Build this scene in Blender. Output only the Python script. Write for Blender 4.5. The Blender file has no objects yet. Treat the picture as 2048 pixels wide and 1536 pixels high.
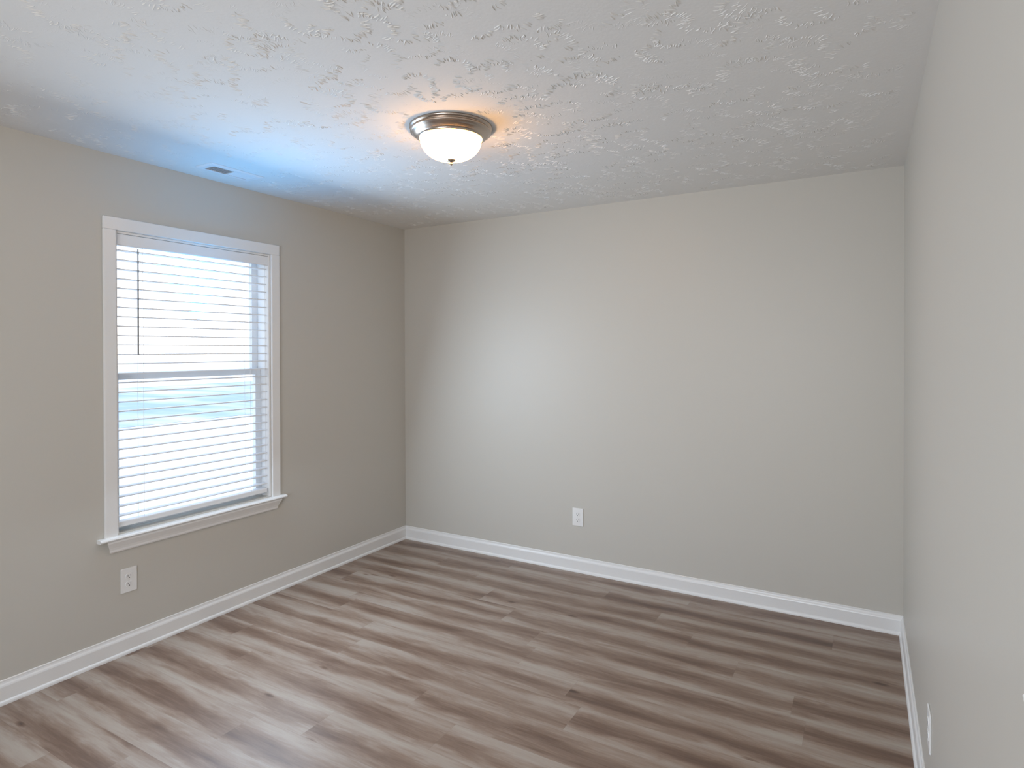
import bpy, math, random
from mathutils import Matrix, Vector

SC = bpy.context.scene
COL = SC.collection
random.seed(7)

# ------------------------------------------------------------------ camera
CAM_POS = Vector((3.1561, -3.7670, 1.4923))
YAW, PITCH, ROLL = 0.524162, -0.007487, -0.002455
FPX, SHIFT = 1224.09, -59.87
cam = bpy.data.objects.new('camera', bpy.data.cameras.new('camera'))
COL.objects.link(cam)
fw = Vector((-math.sin(YAW) * math.cos(PITCH), math.cos(YAW) * math.cos(PITCH), math.sin(PITCH)))
rt = Vector((math.cos(YAW), math.sin(YAW), 0))
up = rt.cross(fw)
rt, up = rt * math.cos(ROLL) + up * math.sin(ROLL), up * math.cos(ROLL) - rt * math.sin(ROLL)
M4 = Matrix((rt, up, -fw)).transposed().to_4x4()
M4.translation = CAM_POS
cam.matrix_world = M4
cam.data.sensor_fit = 'HORIZONTAL'
cam.data.sensor_width = 36.0
cam.data.lens = FPX / 2048 * 36.0
cam.data.shift_y = SHIFT / 2048
cam.data.clip_start = 0.02
cam.data.clip_end = 400
SC.camera = cam

# ------------------------------------------------------------------ sizes of the room
W, H = 3.328, 2.44
REAR = -5.30
T = 0.14
WY0, WY1, WZ0, WZ1 = -2.158, -1.262, 0.600, 2.076     # opening of the visible window
RX0, RX1, RZ0, RZ1 = 1.40, 3.00, 0.75, 2.10           # unseen opening added behind the camera for the fill lamp

# ------------------------------------------------------------------ render look
SC.view_settings.view_transform = 'Standard'
SC.view_settings.look = 'None'
SC.view_settings.gamma = 1
SC.view_settings.use_curve_mapping = False
SC.view_settings.exposure = 0.0
SC.cycles.use_denoising = True
SC.cycles.max_bounces = 12
SC.cycles.diffuse_bounces = 8
SC.cycles.glossy_bounces = 4
SC.cycles.transparent_max_bounces = 12
SC.cycles.sample_clamp_indirect = 6.0
SC.cycles.caustics_reflective = False
SC.cycles.caustics_refractive = False

# ------------------------------------------------------------------ sky
world = bpy.data.worlds.new('sky')
SC.world = world
world.use_nodes = True
nt = world.node_tree
nt.nodes.clear()
wout = nt.nodes.new('ShaderNodeOutputWorld')
wbg = nt.nodes.new('ShaderNodeBackground')
wgeo = nt.nodes.new('ShaderNodeTexCoord')
wsep = nt.nodes.new('ShaderNodeSeparateXYZ')
wrmp = nt.nodes.new('ShaderNodeValToRGB')
nt.links.new(wgeo.outputs['Generated'], wsep.inputs[0])
nt.links.new(wsep.outputs['Z'], wrmp.inputs[0])
nt.links.new(wrmp.outputs[0], wbg.inputs['Color'])
nt.links.new(wbg.outputs[0], wout.inputs[0])
wrmp.color_ramp.elements[0].position = 0.0
wrmp.color_ramp.elements[0].color = (1.0, 0.97, 0.92, 1)
wrmp.color_ramp.elements[1].position = 0.42
wrmp.color_ramp.elements[1].color = (0.46, 0.68, 1.0, 1)
SKY = 2.5
wbg.inputs['Strength'].default_value = SKY

# sun high behind the house: it lights the yard, no beam reaches the room
sun = bpy.data.objects.new('sun', bpy.data.lights.new('sun', 'SUN'))
COL.objects.link(sun)
sun.data.energy = 5.0
sun.data.angle = 0.01
sun.data.color = (1.0, 0.96, 0.90)
sun.rotation_euler = Vector((-0.55, 0.35, -0.76)).to_track_quat('-Z', 'Y').to_euler()

# fill lamp added outside a made-up opening in the unseen rear wall
fill = bpy.data.objects.new('rear_daylight', bpy.data.lights.new('rear_daylight', 'AREA'))
COL.objects.link(fill)
fill.data.shape = 'RECTANGLE'
fill.data.size = RX1 - RX0
fill.data.size_y = RZ1 - RZ0
fill.data.energy = 50
fill.data.color = (0.94, 0.99, 1.07)
fill.location = ((RX0 + RX1) / 2, REAR - T - 0.05, (RZ0 + RZ1) / 2)
fill.rotation_euler = (math.radians(75), 0, 0)   # faces +Y, into the room

# lamps added room-side of the blind as daylight stand-ins: one slightly down, one blue, upward
def window_light(name, energy, color, tilt, sy, z, x, spread):
    o = bpy.data.objects.new(name, bpy.data.lights.new(name, 'AREA'))
    COL.objects.link(o)
    o.data.shape = 'RECTANGLE'
    o.data.size, o.data.size_y = 0.88, sy
    o.data.energy, o.data.color = energy, color
    o.data.spread = math.radians(spread)
    o.location = (x, (WY0 + WY1) / 2, z)
    d = Vector((math.cos(tilt), 0, math.sin(tilt)))
    o.rotation_euler = d.to_track_quat('-Z', 'Z').to_euler()
window_light('daylight_standin', 27.0, (0.83, 0.99, 1.17), math.radians(-15), 1.38, 1.33, 0.150, 180)
window_light('slat_bounce_standin', 5.6, (0.03, 0.44, 1.0), math.radians(66), 0.06, 1.62, 0.110, 118)

# ------------------------------------------------------------------ mesh helper
class MB:
    def __init__(s):
        s.v, s.f = [], []
    def add(s, vs, fs):
        b = len(s.v)
        s.v += [tuple(v) for v in vs]
        s.f += [tuple(i + b for i in f) for f in fs]
    def box(s, a, b):
        x0, y0, z0 = (min(a[i], b[i]) for i in range(3))
        x1, y1, z1 = (max(a[i], b[i]) for i in range(3))
        s.add([(x0, y0, z0), (x1, y0, z0), (x1, y1, z0), (x0, y1, z0),
               (x0, y0, z1), (x1, y0, z1), (x1, y1, z1), (x0, y1, z1)],
              [(0, 3, 2, 1), (4, 5, 6, 7), (0, 1, 5, 4), (1, 2, 6, 5), (2, 3, 7, 6), (3, 0, 4, 7)])
    def prism(s, prof, p0, p1, ax, ay):
        """closed profile (u, v) swept from p0 to p1; ax, ay are the profile's axes"""
        p0, p1, ax, ay = Vector(p0), Vector(p1), Vector(ax), Vector(ay)
        n = len(prof)
        vs = [p0 + ax * u + ay * v for u, v in prof] + [p1 + ax * u + ay * v for u, v in prof]
        fs = [tuple(range(n)), tuple(range(2 * n - 1, n - 1, -1))]
        fs += [(i, i + n, (i + 1) % n + n, (i + 1) % n) for i in range(n)]
        s.add(vs, fs)
    def prism2(s, prof, q0, q1):
        """profile given as two equal lists of points (mitred ends)"""
        n = len(q0)
        s.add(list(q0) + list(q1), [tuple(range(n)), tuple(range(2 * n - 1, n - 1, -1))] +
              [(i, i + n, (i + 1) % n + n, (i + 1) % n) for i in range(n)])
    def lathe(s, prof, n=64, c=(0, 0, 0), squash=(1, 1)):
        vs, fs = [], []
        m = len(prof)
        for k in range(n):
            a = 2 * math.pi * k / n
            for r, z in prof:
                vs.append((c[0] + r * math.cos(a) * squash[0], c[1] + r * math.sin(a) * squash[1], c[2] + z))
        for k in range(n):
            k2 = (k + 1) % n
            for i in range(m - 1):
                fs.append((k * m + i, k2 * m + i, k2 * m + i + 1, k * m + i + 1))
        s.add(vs, fs)
    def tube(s, p0, p1, r0, r1=None, n=10):
        r1 = r0 if r1 is None else r1
        p0, p1 = Vector(p0), Vector(p1)
        d = (p1 - p0).normalized()
        a = d.orthogonal().normalized()
        b = d.cross(a)
        vs = []
        for p, r in ((p0, r0), (p1, r1)):
            for k in range(n):
                t = 2 * math.pi * k / n
                vs.append(p + a * r * math.cos(t) + b * r * math.sin(t))
        fs = [tuple(range(n - 1, -1, -1)), tuple(range(n, 2 * n))]
        fs += [(k, (k + 1) % n, (k + 1) % n + n, k + n) for k in range(n)]
        s.add(vs, fs)
    def build(s, name, mat, parent=None, bevel=0.0, smooth=False, seg=2, weld=False):
        me = bpy.data.meshes.new(name)
        me.from_pydata(s.v, [], s.f)
        me.materials.append(mat)
        import bmesh
        bm = bmesh.new()
        bm.from_mesh(me)
        if weld:
            bmesh.ops.remove_doubles(bm, verts=bm.verts, dist=1e-5)
        bmesh.ops.recalc_face_normals(bm, faces=bm.faces)
        bm.to_mesh(me)
        bm.free()
        o = bpy.data.objects.new(name, me)
        COL.objects.link(o)
        if parent is not None:
            o.parent = parent
            o.matrix_parent_inverse = Matrix.Translation(-Vector(parent.location))
        if bevel:
            mod = o.modifiers.new('bevel', 'BEVEL')
            mod.width = bevel
            mod.segments = seg
            mod.limit_method = 'ANGLE'
            mod.angle_limit = math.radians(40)
        if smooth:
            for p in me.polygons:
                p.use_smooth = True
        return o

def thing(name, loc, label, cat, group=None):
    o = bpy.data.objects.new(name, None)
    COL.objects.link(o)
    o.location = loc
    o.empty_display_size = 0.05
    o['label'] = label
    o['category'] = cat
    if group:
        o['group'] = group
    return o

def struct(o, label=None, cat=None):
    o['kind'] = 'structure'
    if label:
        o['label'] = label
    if cat:
        o['category'] = cat
    return o

# ------------------------------------------------------------------ materials
def new_mat(name):
    m = bpy.data.materials.new(name)
    m.use_nodes = True
    n = m.node_tree.nodes
    return m, n, m.node_tree.links, n['Principled BSDF']

def plain(name, col, rough=0.5, metal=0.0, bump=None, spec=0.5):
    m, n, l, b = new_mat(name)
    b.inputs['Base Color'].default_value = (*col, 1)
    b.inputs['Roughness'].default_value = rough
    b.inputs['Metallic'].default_value = metal
    b.inputs['Specular IOR Level'].default_value = spec
    tc = n.new('ShaderNodeTexCoord')
    ns = n.new('ShaderNodeTexNoise')
    ns.inputs['Scale'].default_value = bump[0] if bump else 40
    ns.inputs['Detail'].default_value = 3
    l.new(tc.outputs['Object'], ns.inputs['Vector'])
    bp = n.new('ShaderNodeBump')
    bp.inputs['Strength'].default_value = bump[1] if bump else 0.02
    bp.inputs['Distance'].default_value = bump[2] if bump else 0.001
    l.new(ns.outputs['Fac'], bp.inputs['Height'])
    l.new(bp.outputs[0], b.inputs['Normal'])
    return m

M_WALL = plain('greige_wall_paint', (0.560, 0.540, 0.492), 0.42, bump=(160, 0.10, 0.001), spec=0.35)
M_CEIL = plain('ceiling_texture_paint', (0.74, 0.725, 0.70), 0.8, bump=(90, 0.25, 0.002), spec=0.2)
M_TRIM = plain('white_trim_paint', (0.80, 0.80, 0.79), 0.30)
M_VINYL = plain('white_vinyl', (0.78, 0.79, 0.80), 0.35)
M_SLAT = plain('white_blind_slat', (0.82, 0.83, 0.84), 0.35)
M_PLATE = plain('white_plastic', (0.80, 0.80, 0.79), 0.28)
M_DARK = plain('dark_slot', (0.03, 0.03, 0.03), 0.6)
M_WAND = plain('clear_grey_wand', (0.20, 0.21, 0.22), 0.25)
M_CORD = plain('white_cord', (0.75, 0.76, 0.78), 0.8)
M_NICKEL = plain('brushed_nickel', (0.50, 0.43, 0.37), 0.26, 1.0, bump=(400, 0.03, 0.0005))
M_VENT = plain('white_vent_enamel', (0.74, 0.75, 0.76), 0.35)
M_DUCT = plain('duct_interior', (0.10, 0.11, 0.12), 0.7)
M_YARD = plain('pale_dry_yard', (0.60, 0.59, 0.58), 0.9, bump=(3, 0.3, 0.05))

def glass_mat():
    m, n, l, b = new_mat('window_glass')
    n.remove(b)
    tr = n.new('ShaderNodeBsdfTransparent')
    tr.inputs[0].default_value = (0.93, 0.96, 0.97, 1)
    gl = n.new('ShaderNodeBsdfGlossy')
    gl.inputs['Roughness'].default_value = 0.02
    fr = n.new('ShaderNodeFresnel')
    fr.inputs[0].default_value = 1.45
    mx = n.new('ShaderNodeMixShader')
    l.new(fr.outputs[0], mx.inputs[0])
    l.new(tr.outputs[0], mx.inputs[1])
    l.new(gl.outputs[0], mx.inputs[2])
    l.new(mx.outputs[0], n['Material Output'].inputs[0])
    return m
M_GLASS = glass_mat()

def shade_mat():
    m, n, l, b = new_mat('lit_alabaster_glass')
    b.inputs['Base Color'].default_value = (0.85, 0.80, 0.70, 1)
    b.inputs['Roughness'].default_value = 0.25
    tc = n.new('ShaderNodeTexCoord')
    ns = n.new('ShaderNodeTexNoise')
    ns.inputs['Scale'].default_value = 9
    ns.inputs['Detail'].default_value = 3
    ns.inputs['Distortion'].default_value = 1.5
    rp = n.new('ShaderNodeValToRGB')
    rp.color_ramp.elements[0].color = (1.0, 0.47, 0.12, 1)
    rp.color_ramp.elements[1].color = (1.0, 0.53, 0.17, 1)
    l.new(tc.outputs['Object'], ns.inputs['Vector'])
    l.new(ns.outputs['Fac'], rp.inputs[0])
    l.new(rp.outputs[0], b.inputs['Emission Color'])
    b.inputs['Emission Strength'].default_value = 25.0
    return m
M_SHADE = shade_mat()

def floor_mat():
    m, n, l, b = new_mat('oak_vinyl_planks')
    def N(t, **k):
        x = n.new(t)
        for a, v in k.items():
            setattr(x, a, v)
        return x
    def math_(op, a, c=None, d=None):
        x = N('ShaderNodeMath', operation=op)
        for i, v in enumerate((a, c, d)):
            if v is None:
                continue
            if isinstance(v, (int, float)):
                x.inputs[i].default_value = v
            else:
                l.new(v, x.inputs[i])
        return x.outputs[0]
    def vec(x, y, z=0.0):
        c = N('ShaderNodeCombineXYZ')
        for i, v in enumerate((x, y, z)):
            if isinstance(v, (int, float)):
                c.inputs[i].default_value = v
            else:
                l.new(v, c.inputs[i])
        return c.outputs[0]
    tc = N('ShaderNodeTexCoord')
    sp = N('ShaderNodeSeparateXYZ')
    l.new(tc.outputs['Object'], sp.inputs[0])
    X, Y = sp.outputs['X'], sp.outputs['Y']
    PW, PL = 0.178, 1.22
    v = math_('DIVIDE', Y, PW)
    row = math_('FLOOR', v)
    vf = math_('FRACT', v)
    wn = N('ShaderNodeTexWhiteNoise', noise_dimensions='1D')
    l.new(row, wn.inputs['W'])
    u = math_('ADD', math_('DIVIDE', X, PL), math_('MULTIPLY', wn.outputs['Value'], 7.0))
    idx = math_('FLOOR', u)
    uf = math_('FRACT', u)
    w2 = N('ShaderNodeTexWhiteNoise', noise_dimensions='2D')
    l.new(vec(row, idx), w2.inputs['Vector'])
    R = w2.outputs['Value']
    RC = N('ShaderNodeSeparateColor')
    l.new(w2.outputs['Color'], RC.inputs[0])
    R2 = RC.outputs[1]
    ox = math_('MULTIPLY', R, 53.0)
    oy = math_('MULTIPLY', R2, 31.0)
    def noise(sx, sy, detail, rough, dist, extra=0.0):
        t = N('ShaderNodeTexNoise')
        t.inputs['Scale'].default_value = 1.0
        t.inputs['Detail'].default_value = detail
        t.inputs['Roughness'].default_value = rough
        t.inputs['Distortion'].default_value = dist
        l.new(vec(math_('ADD', math_('MULTIPLY', X, sx), ox), math_('ADD', math_('MULTIPLY', Y, sy), oy), extra), t.inputs['Vector'])
        return t.outputs['Fac']
    big = noise(1.15, 8.5, 3.0, 0.55, 0.35)
    mid = noise(3.2, 30.0, 4.0, 0.6, 0.5, 3.7)
    fine = noise(9.0, 150.0, 3.0, 0.6, 0.2, 9.1)
    # long ragged bands, one light and one dark to a plank row, as printed oak sapwood and heartwood
    wob = noise(0.55, 1.2, 2.0, 0.5, 0.0, 5.3)
    rag = noise(3.6, 17.0, 4.0, 0.62, 0.6, 2.1)
    w3 = N('ShaderNodeTexWhiteNoise', noise_dimensions='1D')
    l.new(math_('ADD', row, 71.3), w3.inputs['W'])
    ph = math_('ADD', math_('ADD', vf, math_('MULTIPLY', R2, 0.22)),
               math_('ADD', math_('MULTIPLY', math_('SUBTRACT', wob, 0.5), 0.9), math_('MULTIPLY', math_('SUBTRACT', rag, 0.5), 0.62)))
    ph = math_('ADD', ph, math_('MULTIPLY', w3.outputs['Value'], 0.35))
    band = math_('SINE', math_('MULTIPLY', ph, 2 * math.pi))
    s = math_('ADD', math_('MULTIPLY', band, 0.20), 0.50)
    s = math_('ADD', s, math_('MULTIPLY', math_('SUBTRACT', big, 0.5), 0.85))
    s = math_('ADD', s, math_('MULTIPLY', math_('SUBTRACT', mid, 0.5), 0.50))
    s = math_('ADD', s, math_('MULTIPLY', math_('SUBTRACT', fine, 0.5), 0.25))
    s = math_('ADD', s, math_('MULTIPLY', math_('SUBTRACT', R, 0.5), 0.08))
    # knots
    vo = N('ShaderNodeTexVoronoi', feature='F1')
    vo.inputs['Scale'].default_value = 1.0
    l.new(vec(math_('ADD', math_('MULTIPLY', X, 2.3), ox), math_('ADD', math_('MULTIPLY', Y, 6.5), oy)), vo.inputs['Vector'])
    kn = N('ShaderNodeMapRange')
    l.new(vo.outputs['Distance'], kn.inputs[0])
    kn.inputs[1].default_value = 0.02
    kn.inputs[2].default_value = 0.09
    kn.inputs[3].default_value = 0.42
    kn.inputs[4].default_value = 0.0
    s = math_('SUBTRACT', s, kn.outputs[0])
    rp = N('ShaderNodeValToRGB')
    l.new(s, rp.inputs[0])
    e = rp.color_ramp.elements
    e[0].position, e[0].color = 0.0, (0.090, 0.052, 0.037, 1)
    e[1].position, e[1].color = 1.0, (0.42, 0.375, 0.325, 1)
    for pos, c in ((0.25, (0.165, 0.103, 0.073, 1)), (0.50, (0.265, 0.190, 0.144, 1)), (0.72, (0.36, 0.295, 0.245, 1))):
        q = e.new(pos)
        q.color = c
    # seams
    e1 = math_('MULTIPLY', math_('MINIMUM', vf, math_('SUBTRACT', 1.0, vf)), PW)
    e2 = math_('MULTIPLY', math_('MINIMUM', uf, math_('SUBTRACT', 1.0, uf)), PL)
    seam = math_('LESS_THAN', math_('MINIMUM', e1, e2), 0.0009)
    mix = N('ShaderNodeMixRGB')
    l.new(math_('MULTIPLY', seam, 0.12), mix.inputs[0])
    l.new(rp.outputs[0], mix.inputs[1])
    mix.inputs[2].default_value = (0.06, 0.045, 0.035, 1)
    l.new(mix.outputs[0], b.inputs['Base Color'])
    b.inputs['Roughness'].default_value = 0.36
    b.inputs['Specular IOR Level'].default_value = 0.42
    bp = N('ShaderNodeBump')
    bp.inputs['Strength'].default_value = 0.12
    bp.inputs['Distance'].default_value = 0.002
    l.new(math_('SUBTRACT', fine, math_('MULTIPLY', seam, 0.8)), bp.inputs['Height'])
    l.new(bp.outputs[0], b.inputs['Normal'])
    return m
M_FLOOR = floor_mat()

def street_mat():
    m, n, l, b = new_mat('worn_asphalt')
    b.inputs['Roughness'].default_value = 0.85
    tc = n.new('ShaderNodeTexCoord')
    mp = n.new('ShaderNodeMapping')
    mp.inputs['Scale'].default_value = (0.16, 0.55, 1)
    ns = n.new('ShaderNodeTexNoise')
    ns.inputs['Scale'].default_value = 1.0
    ns.inputs['Detail'].default_value = 4
    rp = n.new('ShaderNodeValToRGB')
    rp.color_ramp.elements[0].position = 0.40
    rp.color_ramp.elements[0].color = (0.20, 0.26, 0.32, 1)
    rp.color_ramp.elements[1].position = 0.66
    rp.color_ramp.elements[1].color = (0.42, 0.44, 0.46, 1)
    l.new(tc.outputs['Object'], mp.inputs['Vector'])
    l.new(mp.outputs[0], ns.inputs['Vector'])
    l.new(ns.outputs['Fac'], rp.inputs[0])
    l.new(rp.outputs[0], b.inputs['Base Color'])
    return m
M_ROAD = street_mat()

# ------------------------------------------------------------------ floor and walls
g = MB(); g.box((-T, REAR - T, -0.12), (W + T, T, 0.0))
struct(g.build('floor', M_FLOOR), 'brown and grey wood plank vinyl floor of the empty room', 'floor')

g = MB()
g.box((-T, REAR - T, 0), (0, WY0, H)); g.box((-T, WY1, 0), (0, T, H))
g.box((-T, WY0, 0), (0, WY1, WZ0)); g.box((-T, WY0, WZ1), (0, WY1, H))
struct(g.build('wall_left', M_WALL), 'greige painted left wall with the window', 'wall')
g = MB(); g.box((0, 0, 0), (W, T, H))
struct(g.build('wall_back', M_WALL), 'greige painted back wall with one low outlet', 'wall')
g = MB(); g.box((W, REAR - T, 0), (W + T, T, H))
struct(g.build('wall_right', M_WALL), 'greige painted right wall close to the camera', 'wall')
g = MB()
g.box((0, REAR - T, 0), (RX0, REAR, H)); g.box((RX1, REAR - T, 0), (W, REAR, H))
g.box((RX0, REAR - T, 0), (RX1, REAR, RZ0)); g.box((RX0, REAR - T, RZ1), (RX1, REAR, H))
struct(g.build('wall_rear', M_WALL), 'greige painted wall behind the camera', 'wall')

# ceiling with crow's foot brush strokes standing out of the plaster
g = MB(); g.box((-T, REAR - T, H), (W + T, T, H + 0.14))
def stroke(px, py, ang, ln, wd, ht, curve):
    st = (0.0, 0.18, 0.5, 0.82, 1.0)
    tp = (0.05, 0.75, 1.0, 0.7, 0.05)
    cs = ((-1, 0), (-0.45, 0.75), (0.1, 1.0), (0.5, 0.6), (1, 0))
    vs, fs = [], []
    for t, k in zip(st, tp):
        a = ang + curve * (t - 0.5)
        cx, cy = px + math.cos(a) * ln * (t - 0.5), py + math.sin(a) * ln * (t - 0.5)
        nx, ny = -math.sin(a), math.cos(a)
        for w, h in cs:
            q = w * wd * (0.35 + 0.65 * k)
            vs.append((cx + nx * q, cy + ny * q, H + 0.0002 - h * ht * k))
    for i in range(4):
        for j in range(4):
            fs.append((i * 5 + j, i * 5 + j + 1, i * 5 + j + 6, i * 5 + j + 5))
    g.add(vs, fs)
rnd = random.Random(11)
stomps = []
tries = 0
while len(stomps) < 1500 and tries < 60000:
    tries += 1
    cx, cy = rnd.uniform(0.0, W), rnd.uniform(-3.9, 0.0)
    if all((cx - a) ** 2 + (cy - c) ** 2 > 0.078 ** 2 for a, c in stomps):
        stomps.append((cx, cy))
for cx, cy in stomps:
    base = rnd.uniform(0, 2 * math.pi)
    arc = rnd.uniform(0.9, 3.4)
    R0 = rnd.uniform(0.05, 0.11)
    force = rnd.choice((0.35, 0.6, 0.9, 1.1, 1.3)) * (0.62 + 0.55 * math.exp(-((cx - 2.1) / 0.9) ** 2 - ((cy + 2.2) / 1.0) ** 2))
    a = base
    while a < base + arc:
        a += rnd.uniform(0.004, 0.012) / R0
        if rnd.random() < 0.18:
            continue
        r = R0 * rnd.uniform(0.86, 1.14)
        px, py = cx + math.cos(a) * r, cy + math.sin(a) * r
        if not (0.06 < px < W - 0.06 and -3.95 < py < -0.06):
            continue
        if math.hypot(px - 1.62, py + 1.627) < 0.20 or (0.13 < px < 0.33 and -1.88 < py < -1.50):
            continue
        stroke(px, py, a + rnd.gauss(0, 0.20), rnd.uniform(0.012, 0.040), rnd.uniform(0.0016, 0.0029),
               rnd.uniform(0.0013, 0.0030) * force, rnd.gauss(0, 0.5))
ce = g.build('ceiling', M_CEIL)
for p in ce.data.polygons:
    p.use_smooth = p.area < 0.01
struct(ce, 'off-white ceiling with brushed crow-foot plaster texture', 'ceiling')

# ------------------------------------------------------------------ baseboards with shoe moulding
PROF = [(0, 0), (0.021, 0), (0.0205, 0.007), (0.018, 0.013), (0.0135, 0.0165), (0.0125, 0.018),
        (0.0125, 0.074), (0.0105, 0.080), (0.0065, 0.086), (0.0050, 0.092), (0.0050, 0.098), (0.003, 0.1005), (0, 0.1005)]
def baseboard(name, corner_a, corner_b, ma, mb, inward, label):
    """ma / mb: +1 when that end is mitred into an inner corner"""
    a, b, inn = Vector(corner_a), Vector(corner_b), Vector(inward)
    d = (b - a).normalized()
    q0 = [a + inn * u + d * (u * ma) + Vector((0, 0, v + 0.0003)) for u, v in PROF]
    q1 = [b + inn * u - d * (u * mb) + Vector((0, 0, v + 0.0003)) for u, v in PROF]
    g = MB(); g.prism2(PROF, q0, q1)
    struct(g.build(name, M_TRIM), label, 'baseboard')
baseboard('baseboard_left', (0, REAR, 0), (0, 0, 0), 1, 1, (1, 0, 0), 'white baseboard along the window wall')
baseboard('baseboard_back', (0, 0, 0), (W, 0, 0), 1, 1, (0, -1, 0), 'white baseboard along the back wall')
baseboard('baseboard_right', (W, REAR, 0), (W, 0, 0), 1, 1, (-1, 0, 0), 'white baseboard along the right wall')
baseboard('baseboard_rear', (0, REAR, 0), (W, REAR, 0), 1, 1, (0, 1, 0), 'white baseboard along the wall behind the camera')

# ------------------------------------------------------------------ window
win = thing('window_1', (0, (WY0 + WY1) / 2, WZ0), 'white double-hung window in the left wall', 'window')
struct(win)
CW = 0.057
g = MB()
# flat casing: two legs and a head, thin raised edge round the outside
g.box((0, WY0 - CW, 0.580), (0.016, WY0, WZ1)); g.box((0, WY1, 0.580), (0.016, WY1 + CW, WZ1))
g.box((0, WY0 - CW, WZ1), (0.016, WY1 + CW, WZ1 + CW + 0.004))
g.build('casing', M_TRIM, win, bevel=0.003)
g = MB()
J = 0.012
g.box((-T, WY0, WZ0 - 0.006), (-0.001, WY0 + J, WZ1)); g.box((-T, WY1 - J, WZ0 - 0.006), (-0.001, WY1, WZ1))
g.box((-T, WY0 + J, WZ1 - J), (-0.001, WY1 - J, WZ1))
g.build('jamb', M_TRIM, win, bevel=0.0015)
g = MB()
sp = [(-T, 0), (0.030, 0), (0.037, 0.003), (0.040, 0.009), (0.037, 0.015), (0.030, 0.018), (-T, 0.018)]
g.prism([(u, v) for u, v in sp], (0, WY0, 0.5745), (0, WY1, 0.5745), (1, 0, 0), (0, 0, 1))
hp = [(0.0005, 0), (0.030, 0), (0.037, 0.003), (0.040, 0.009), (0.037, 0.015), (0.030, 0.018), (0.0005, 0.018)]
g.prism(hp, (0, WY0 - CW - 0.032, 0.5745), (0, WY0, 0.5745), (1, 0, 0), (0, 0, 1))
g.prism(hp, (0, WY1, 0.5745), (0, WY1 + CW + 0.032, 0.5745), (1, 0, 0), (0, 0, 1))
g.build('stool', M_TRIM, win)
# apron, a small crown profile with returned ends
ap = [(0.0, 0.0), (0.010, 0.0), (0.013, 0.006), (0.013, 0.014), (0.017, 0.026), (0.026, 0.044), (0.030, 0.052), (0.030, 0.0610), (0, 0.0610)]
A0, A1 = WY0 - CW + 0.002, WY1 + CW - 0.002
q0 = [(u, A0 + (0.030 - u), 0.513 + v) for u, v in ap]
q1 = [(u, A1 - (0.030 - u), 0.513 + v) for u, v in ap]
g = MB(); g.prism2(ap, q0, q1)
g.build('apron', M_TRIM, win)

def sash(name, x, z0, z1, rail_b, rail_t, stile):
    g = MB()
    y0, y1 = WY0 + J + 0.001, WY1 - J - 0.001
    g.box((x - 0.014, y0, z0), (x + 0.014, y0 + stile, z1)); g.box((x - 0.014, y1 - stile, z0), (x + 0.014, y1, z1))
    g.box((x - 0.014, y0 + stile, z0), (x + 0.014, y1 - stile, z0 + rail_b))
    g.box((x - 0.014, y0 + stile, z1 - rail_t), (x + 0.014, y1 - stile, z1))
    s = g.build(name, M_VINYL, win, bevel=0.002)
    g = MB(); g.box((x - 0.003, y0 + stile - 0.002, z0 + rail_b - 0.002), (x + 0.003, y1 - stile + 0.002, z1 - rail_t + 0.002))
    p = g.build('pane', M_GLASS)
    p.parent = s
    p.matrix_parent_inverse = Matrix.Translation(-Vector(win.location))
    return s
sash('upper_sash', -0.118, 1.345, WZ1 - J - 0.001, 0.036, 0.040, 0.040)
sash('lower_sash', -0.088, WZ0 - 0.0065, 1.378, 0.045, 0.034, 0.040)

# ------------------------------------------------------------------ blind
blind = thing('window_blind', (-0.032, (WY0 + WY1) / 2, 2.06), 'white horizontal slat blind hanging open in the window', 'blind')
BY0, BY1 = WY0 + J + 0.004, WY1 - J - 0.008
BX = -0.034
SL = 0.050
g = MB(); g.box((BX - 0.026, BY0, 2.018), (BX + 0.022, BY1, 2.062))
g.build('headrail', M_SLAT, blind, bevel=0.002)
g = MB()
vp = [(0, 0), (0.004, 0.0), (0.007, 0.004), (0.007, 0.050), (0.005, 0.0555), (0, 0.0555)]
g.prism(vp, (-0.0085, WY0 + J + 0.0008, 2.0065), (-0.0085, WY1 - J - 0.0008, 2.0065), (1, 0, 0), (0, 0, 1))
g.build('valance', M_SLAT, blind)
# one slat, slightly crowned, copied down the ladder
NS = 29
Z_TOP, Z_BOT = 1.985, 0.678
def slat_mesh():
    g = MB()
    n = 8
    prof = []
    for i in range(n + 1):
        t = i / n * 2 - 1
        prof.append((t * SL / 2, 0.0020 * (1 - t * t) + 0.0022))
    for i in range(n, -1, -1):
        t = i / n * 2 - 1
        prof.append((t * SL / 2, 0.0020 * (1 - t * t) - 0.0022))
    g.prism(prof, (0, BY0, 0), (0, BY1, 0), (1, 0, 0), (0, 0, 1))
    return g
first = slat_mesh().build('slat', M_SLAT)
TILT = math.radians(0.0)
for i in range(NS):
    o = first if i == 0 else first.copy()
    if i:
        COL.objects.link(o)
    z = Z_TOP + (Z_BOT - Z_TOP) * i / (NS - 1)
    o.parent = blind
    o.matrix_parent_inverse = Matrix.Translation(-Vector(blind.location))
    o.location = (BX, 0, z)
    o.rotation_euler = (0, TILT, 0)
g = MB()
g.box((BX - 0.025, BY0, 0.624), (BX + 0.025, BY1, 0.650))
br = g.build('bottom_rail', M_SLAT, blind, bevel=0.004)
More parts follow.
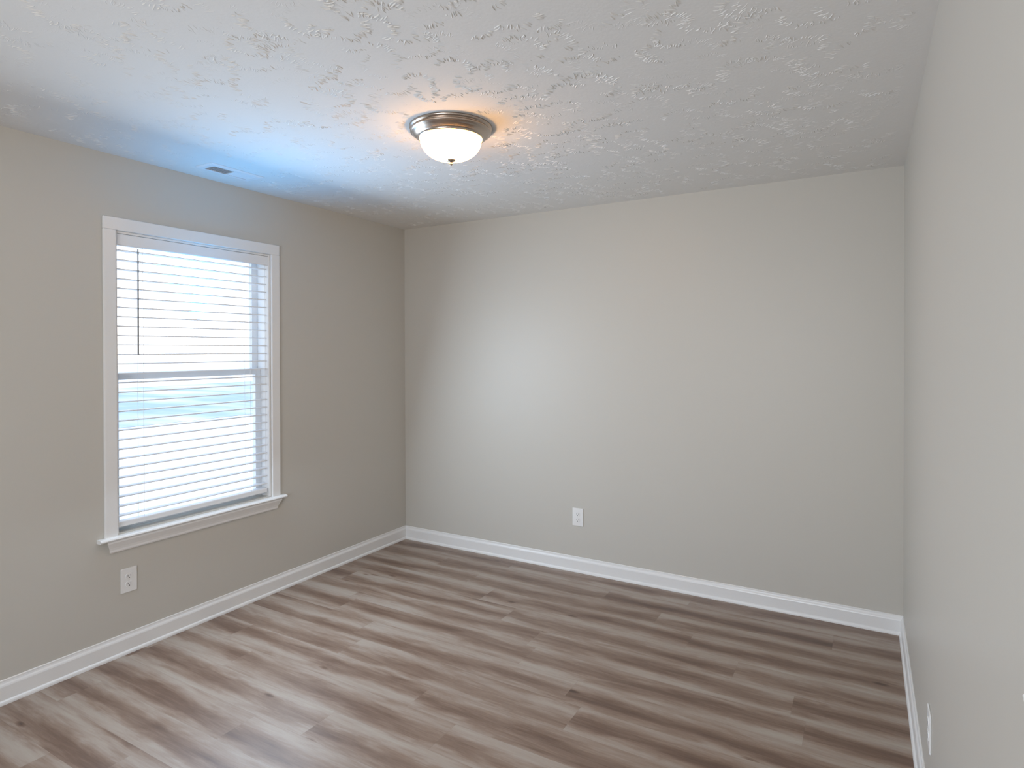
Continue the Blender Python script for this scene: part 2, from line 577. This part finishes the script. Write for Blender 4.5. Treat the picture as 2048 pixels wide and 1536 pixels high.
for y in (-2.020, -1.398):
    g = MB()
    g.lathe([(0, 0.0045), (0.004, 0.004), (0.0058, 0.002), (0.006, 0)], 14)
    g.v = [(BX + 0.025 + z, y + a, 0.638 + b) for a, b, z in g.v]
    pl = g.build('rail_plug', M_PLATE, None, smooth=True)
    pl.parent = br
    pl.matrix_parent_inverse = Matrix.Translation(-Vector(blind.location))
    g = MB()
    for s in (-1, 1):
        g.tube((BX + s * 0.0262, y, 0.648), (BX + s * 0.0262, y, 2.020), 0.0009, n=6)
    g.build('ladder_cord', M_CORD, blind)
g = MB()
g.tube((-0.002, -2.046, 1.999), (-0.0015, -2.0475, 1.47), 0.0035, n=8)
wd = g.build('tilt_wand', M_WAND, blind)
wd['label'] = 'grey tilt wand'
g = MB()
g.lathe([(0, 0), (0.0046, 0.001), (0.0052, 0.01), (0.0046, 0.075), (0.0036, 0.094), (0, 0.094)], 12, (-0.0015, -2.0475, 1.380))
wg = g.build('wand_grip', M_WAND, None, smooth=True)
wg.parent = wd
wg.matrix_parent_inverse = Matrix.Translation(-Vector(blind.location))
g = MB()
g.tube((BX + 0.026, BY1 - 0.012, 0.66), (BX + 0.026, BY1 - 0.012, 2.02), 0.0012, n=6)
g.build('lift_cord', M_CORD, blind)

# ------------------------------------------------------------------ outlets
def outlet(origin, rot, label, first=None):
    """built in its own frame: plate in the XZ plane, facing -Y"""
    if first is None:
        t = thing('wall_outlet', (0, 0, 0), label, 'outlet')
        g = MB(); g.box((-0.0385, -0.0055, -0.060), (0.0385, 0, 0.060))
        g.build('cover_plate', M_PLATE, t, bevel=0.003, seg=3)
        for s in (-1, 1):
            cz = 0.0195 * s
            g = MB()
            pr = []
            for k in range(28):
                a = 2 * math.pi * k / 28
                pr.append((0.0172 * math.cos(a), max(-0.0135, min(0.0135, 0.0172 * math.sin(a)))))
            g.prism(pr, (0, -0.0075, cz), (0, -0.003, cz), (1, 0, 0), (0, 0, 1))
            r = g.build('receptacle', M_PLATE, t, bevel=0.0006)
            g = MB()
            g.box((-0.0074, -0.0079, cz - 0.002), (-0.0054, -0.0070, cz + 0.007))
            g.box((0.0056, -0.0079, cz - 0.001), (0.0074, -0.0070, cz + 0.006))
            g.tube((0, -0.0079, cz - 0.0075), (0, -0.0070, cz - 0.0075), 0.0026, n=12)
            sl = g.build('slots', M_DARK)
            sl.parent = r
        g = MB(); g.lathe([(0, 0.0012), (0.002, 0.001), (0.0030, 0), (0.0030, -0.002)], 12)
        g.v = [(a, -0.0055 - z, b) for a, b, z in g.v]
        g.build('screw', M_PLATE, t, smooth=True)
    else:
        t = first.copy()
        COL.objects.link(t)
        t['label'] = label
        for ch in list(first.children):
            c = ch.copy(); COL.objects.link(c); c.parent = t
            for gc in ch.children:
                d = gc.copy(); COL.objects.link(d); d.parent = c
    t.location = origin
    t.rotation_euler = (0, 0, rot)
    t['group'] = 'wall outlets'
    return t
o1 = outlet((1.4865, 0, 0.3675), 0, 'small white outlet low in the middle of the back wall')
o2 = outlet((0, -2.1035, 0.359), math.radians(90), 'white outlet under the window on the left wall', o1)
o3 = outlet((W, -1.5285, 0.335), math.radians(-90), 'white outlet seen edge-on, low on the right wall', o1)

# ------------------------------------------------------------------ light switch at the frame's right edge
sw = thing('light_switch', (W, -2.894, 1.098), 'white light switch on the right wall at the photo edge', 'switch')
def on_right(g):
    g.v = [(W + y, -2.894 - x, 1.098 + z) for x, y, z in g.v]
g = MB(); g.box((-0.036, -0.0055, -0.058), (0.036, 0, 0.058)); on_right(g)
g.build('cover_plate', M_PLATE, sw, bevel=0.003)
g = MB()
g.prism([(-0.004, -0.010), (-0.018, -0.002), (-0.0195, 0.006), (-0.016, 0.010), (-0.004, 0.008)], (-0.0045, 0, 0), (0.0045, 0, 0), (0, 1, 0), (0, 0, 1))
on_right(g)
g.build('toggle', M_PLATE, sw, bevel=0.001)

# ------------------------------------------------------------------ ceiling vent
vent = thing('ceiling_vent', (0.228, -1.69, H), 'white rectangular air vent in the ceiling above the window', 'vent')
VX0, VX1, VY0, VY1 = 0.158, 0.300, -1.848, -1.532
IX0, IX1, IY0, IY1 = 0.188, 0.268, -1.812, -1.566
g = MB()
zt, zb = H, H - 0.007
ring_o = [(VX0, VY0), (VX1, VY0), (VX1, VY1), (VX0, VY1)]
ring_m = [(VX0 + 0.012, VY0 + 0.012), (VX1 - 0.012, VY0 + 0.012), (VX1 - 0.012, VY1 - 0.012), (VX0 + 0.012, VY1 - 0.012)]
ring_i = [(IX0, IY0), (IX1, IY0), (IX1, IY1), (IX0, IY1)]
vs = [(x, y, H - 0.0015) for x, y in ring_o] + [(x, y, zb) for x, y in ring_m] + [(x, y, zb) for x, y in ring_i] + [(x, y, zt - 0.0005) for x, y in ring_i] + [(x, y, zt - 0.0005) for x, y in ring_o]
fs = []
for lv in range(4):
    for k in range(4):
        fs.append((lv * 4 + k, lv * 4 + (k + 1) % 4, lv * 4 + 4 + (k + 1) % 4, lv * 4 + 4 + k))
for k in range(4):
    fs.append((16 + k, 16 + (k + 1) % 4, (k + 1) % 4, k))
g.add(vs, fs)
g.build('frame', M_VENT, vent)
g = MB(); g.box((IX0 + 0.0005, IY0 + 0.0005, H - 0.0012), (IX1 - 0.0005, IY1 - 0.0005, H - 0.0004))
g.build('backing', M_DUCT, vent)
YM = -1.690
g = MB(); g.box((IX0, YM - 0.003, H - 0.0068), (IX1, YM + 0.003, H - 0.0014))
g.build('divider', M_VENT, vent)
def louver(y, lean):
    g = MB()
    a, b2 = (y - lean, H - 0.0064), (y + lean, H - 0.0016)
    t = 0.0006
    g.add([(x, yy + s * t, z) for x in (IX0, IX1) for yy, z in (a, b2) for s in (-1, 1)],
          [(0, 1, 3, 2), (4, 6, 7, 5), (0, 4, 5, 1), (2, 3, 7, 6), (0, 2, 6, 4), (1, 5, 7, 3)])
    g.build('louver', M_VENT, vent)
n = 10
for i in range(n):
    louver(IY0 + (YM - 0.003 - IY0) * (i + 0.5) / n, 0.0008)
    louver(YM + 0.003 + (IY1 - YM - 0.003) * (i + 0.5) / n, -0.0055)

# ------------------------------------------------------------------ ceiling light
LX, LY = 1.620, -1.627
lamp = thing('ceiling_light', (LX, LY, H), 'round brushed nickel flush ceiling light with lit glass bowl', 'ceiling light')
g = MB()
g.lathe([(0.0, H - 0.0005), (0.176, H - 0.0005), (0.1765, H - 0.004), (0.174, H - 0.009), (0.168, H - 0.011),
         (0.1665, H - 0.014), (0.170, H - 0.016), (0.1725, H - 0.020), (0.1715, H - 0.024), (0.167, H - 0.026),
         (0.164, H - 0.0275), (0.1615, H - 0.032), (0.155, H - 0.037), (0.147, H - 0.0415), (0.141, H - 0.044),
         (0.1395, H - 0.046), (0.140, H - 0.049), (0.138, H - 0.0515), (0.1335, H - 0.052), (0.132, H - 0.048), (0.12, H - 0.046), (0.0, H - 0.046)],
        96, (LX, LY, 0))
g.build('mounting_pan', M_NICKEL, lamp, smooth=True, weld=True)
g = MB()
pr = []
for i in range(25):
    a = math.radians(90) * i / 24
    pr.append((0.1312 * math.cos(a) ** 0.82 if i < 24 else 0.0, H - 0.050 - 0.089 * math.sin(a)))
g.lathe(pr, 72, (LX, LY, 0))
g.build('glass_bowl', M_SHADE, lamp, smooth=True, weld=True)
g = MB()
g.lathe([(0, 2.306), (0.014, 2.3065), (0.0195, 2.3045), (0.0205, 2.3015), (0.0185, 2.298), (0.0125, 2.2955), (0.009, 2.2935), (0.0066, 2.2915),
         (0.0062, 2.289), (0.0078, 2.2865), (0.0072, 2.283), (0.004, 2.279), (0, 2.2775)], 28, (LX, LY, 0))
g.build('finial', M_NICKEL, lamp, smooth=True, weld=True)

# ------------------------------------------------------------------ outside, seen in slivers between the slats
g = MB(); g.box((-140, -90, -0.60), (-T, 90, -0.40))
struct(g.build('ground', M_YARD), 'pale sunlit yard outside the window', 'ground')
g = MB(); g.box((-29, -90, -0.395), (-12.5, 90, -0.385))
struct(g.build('street', M_ROAD), 'dark asphalt street beyond the yard outside the window', 'street')
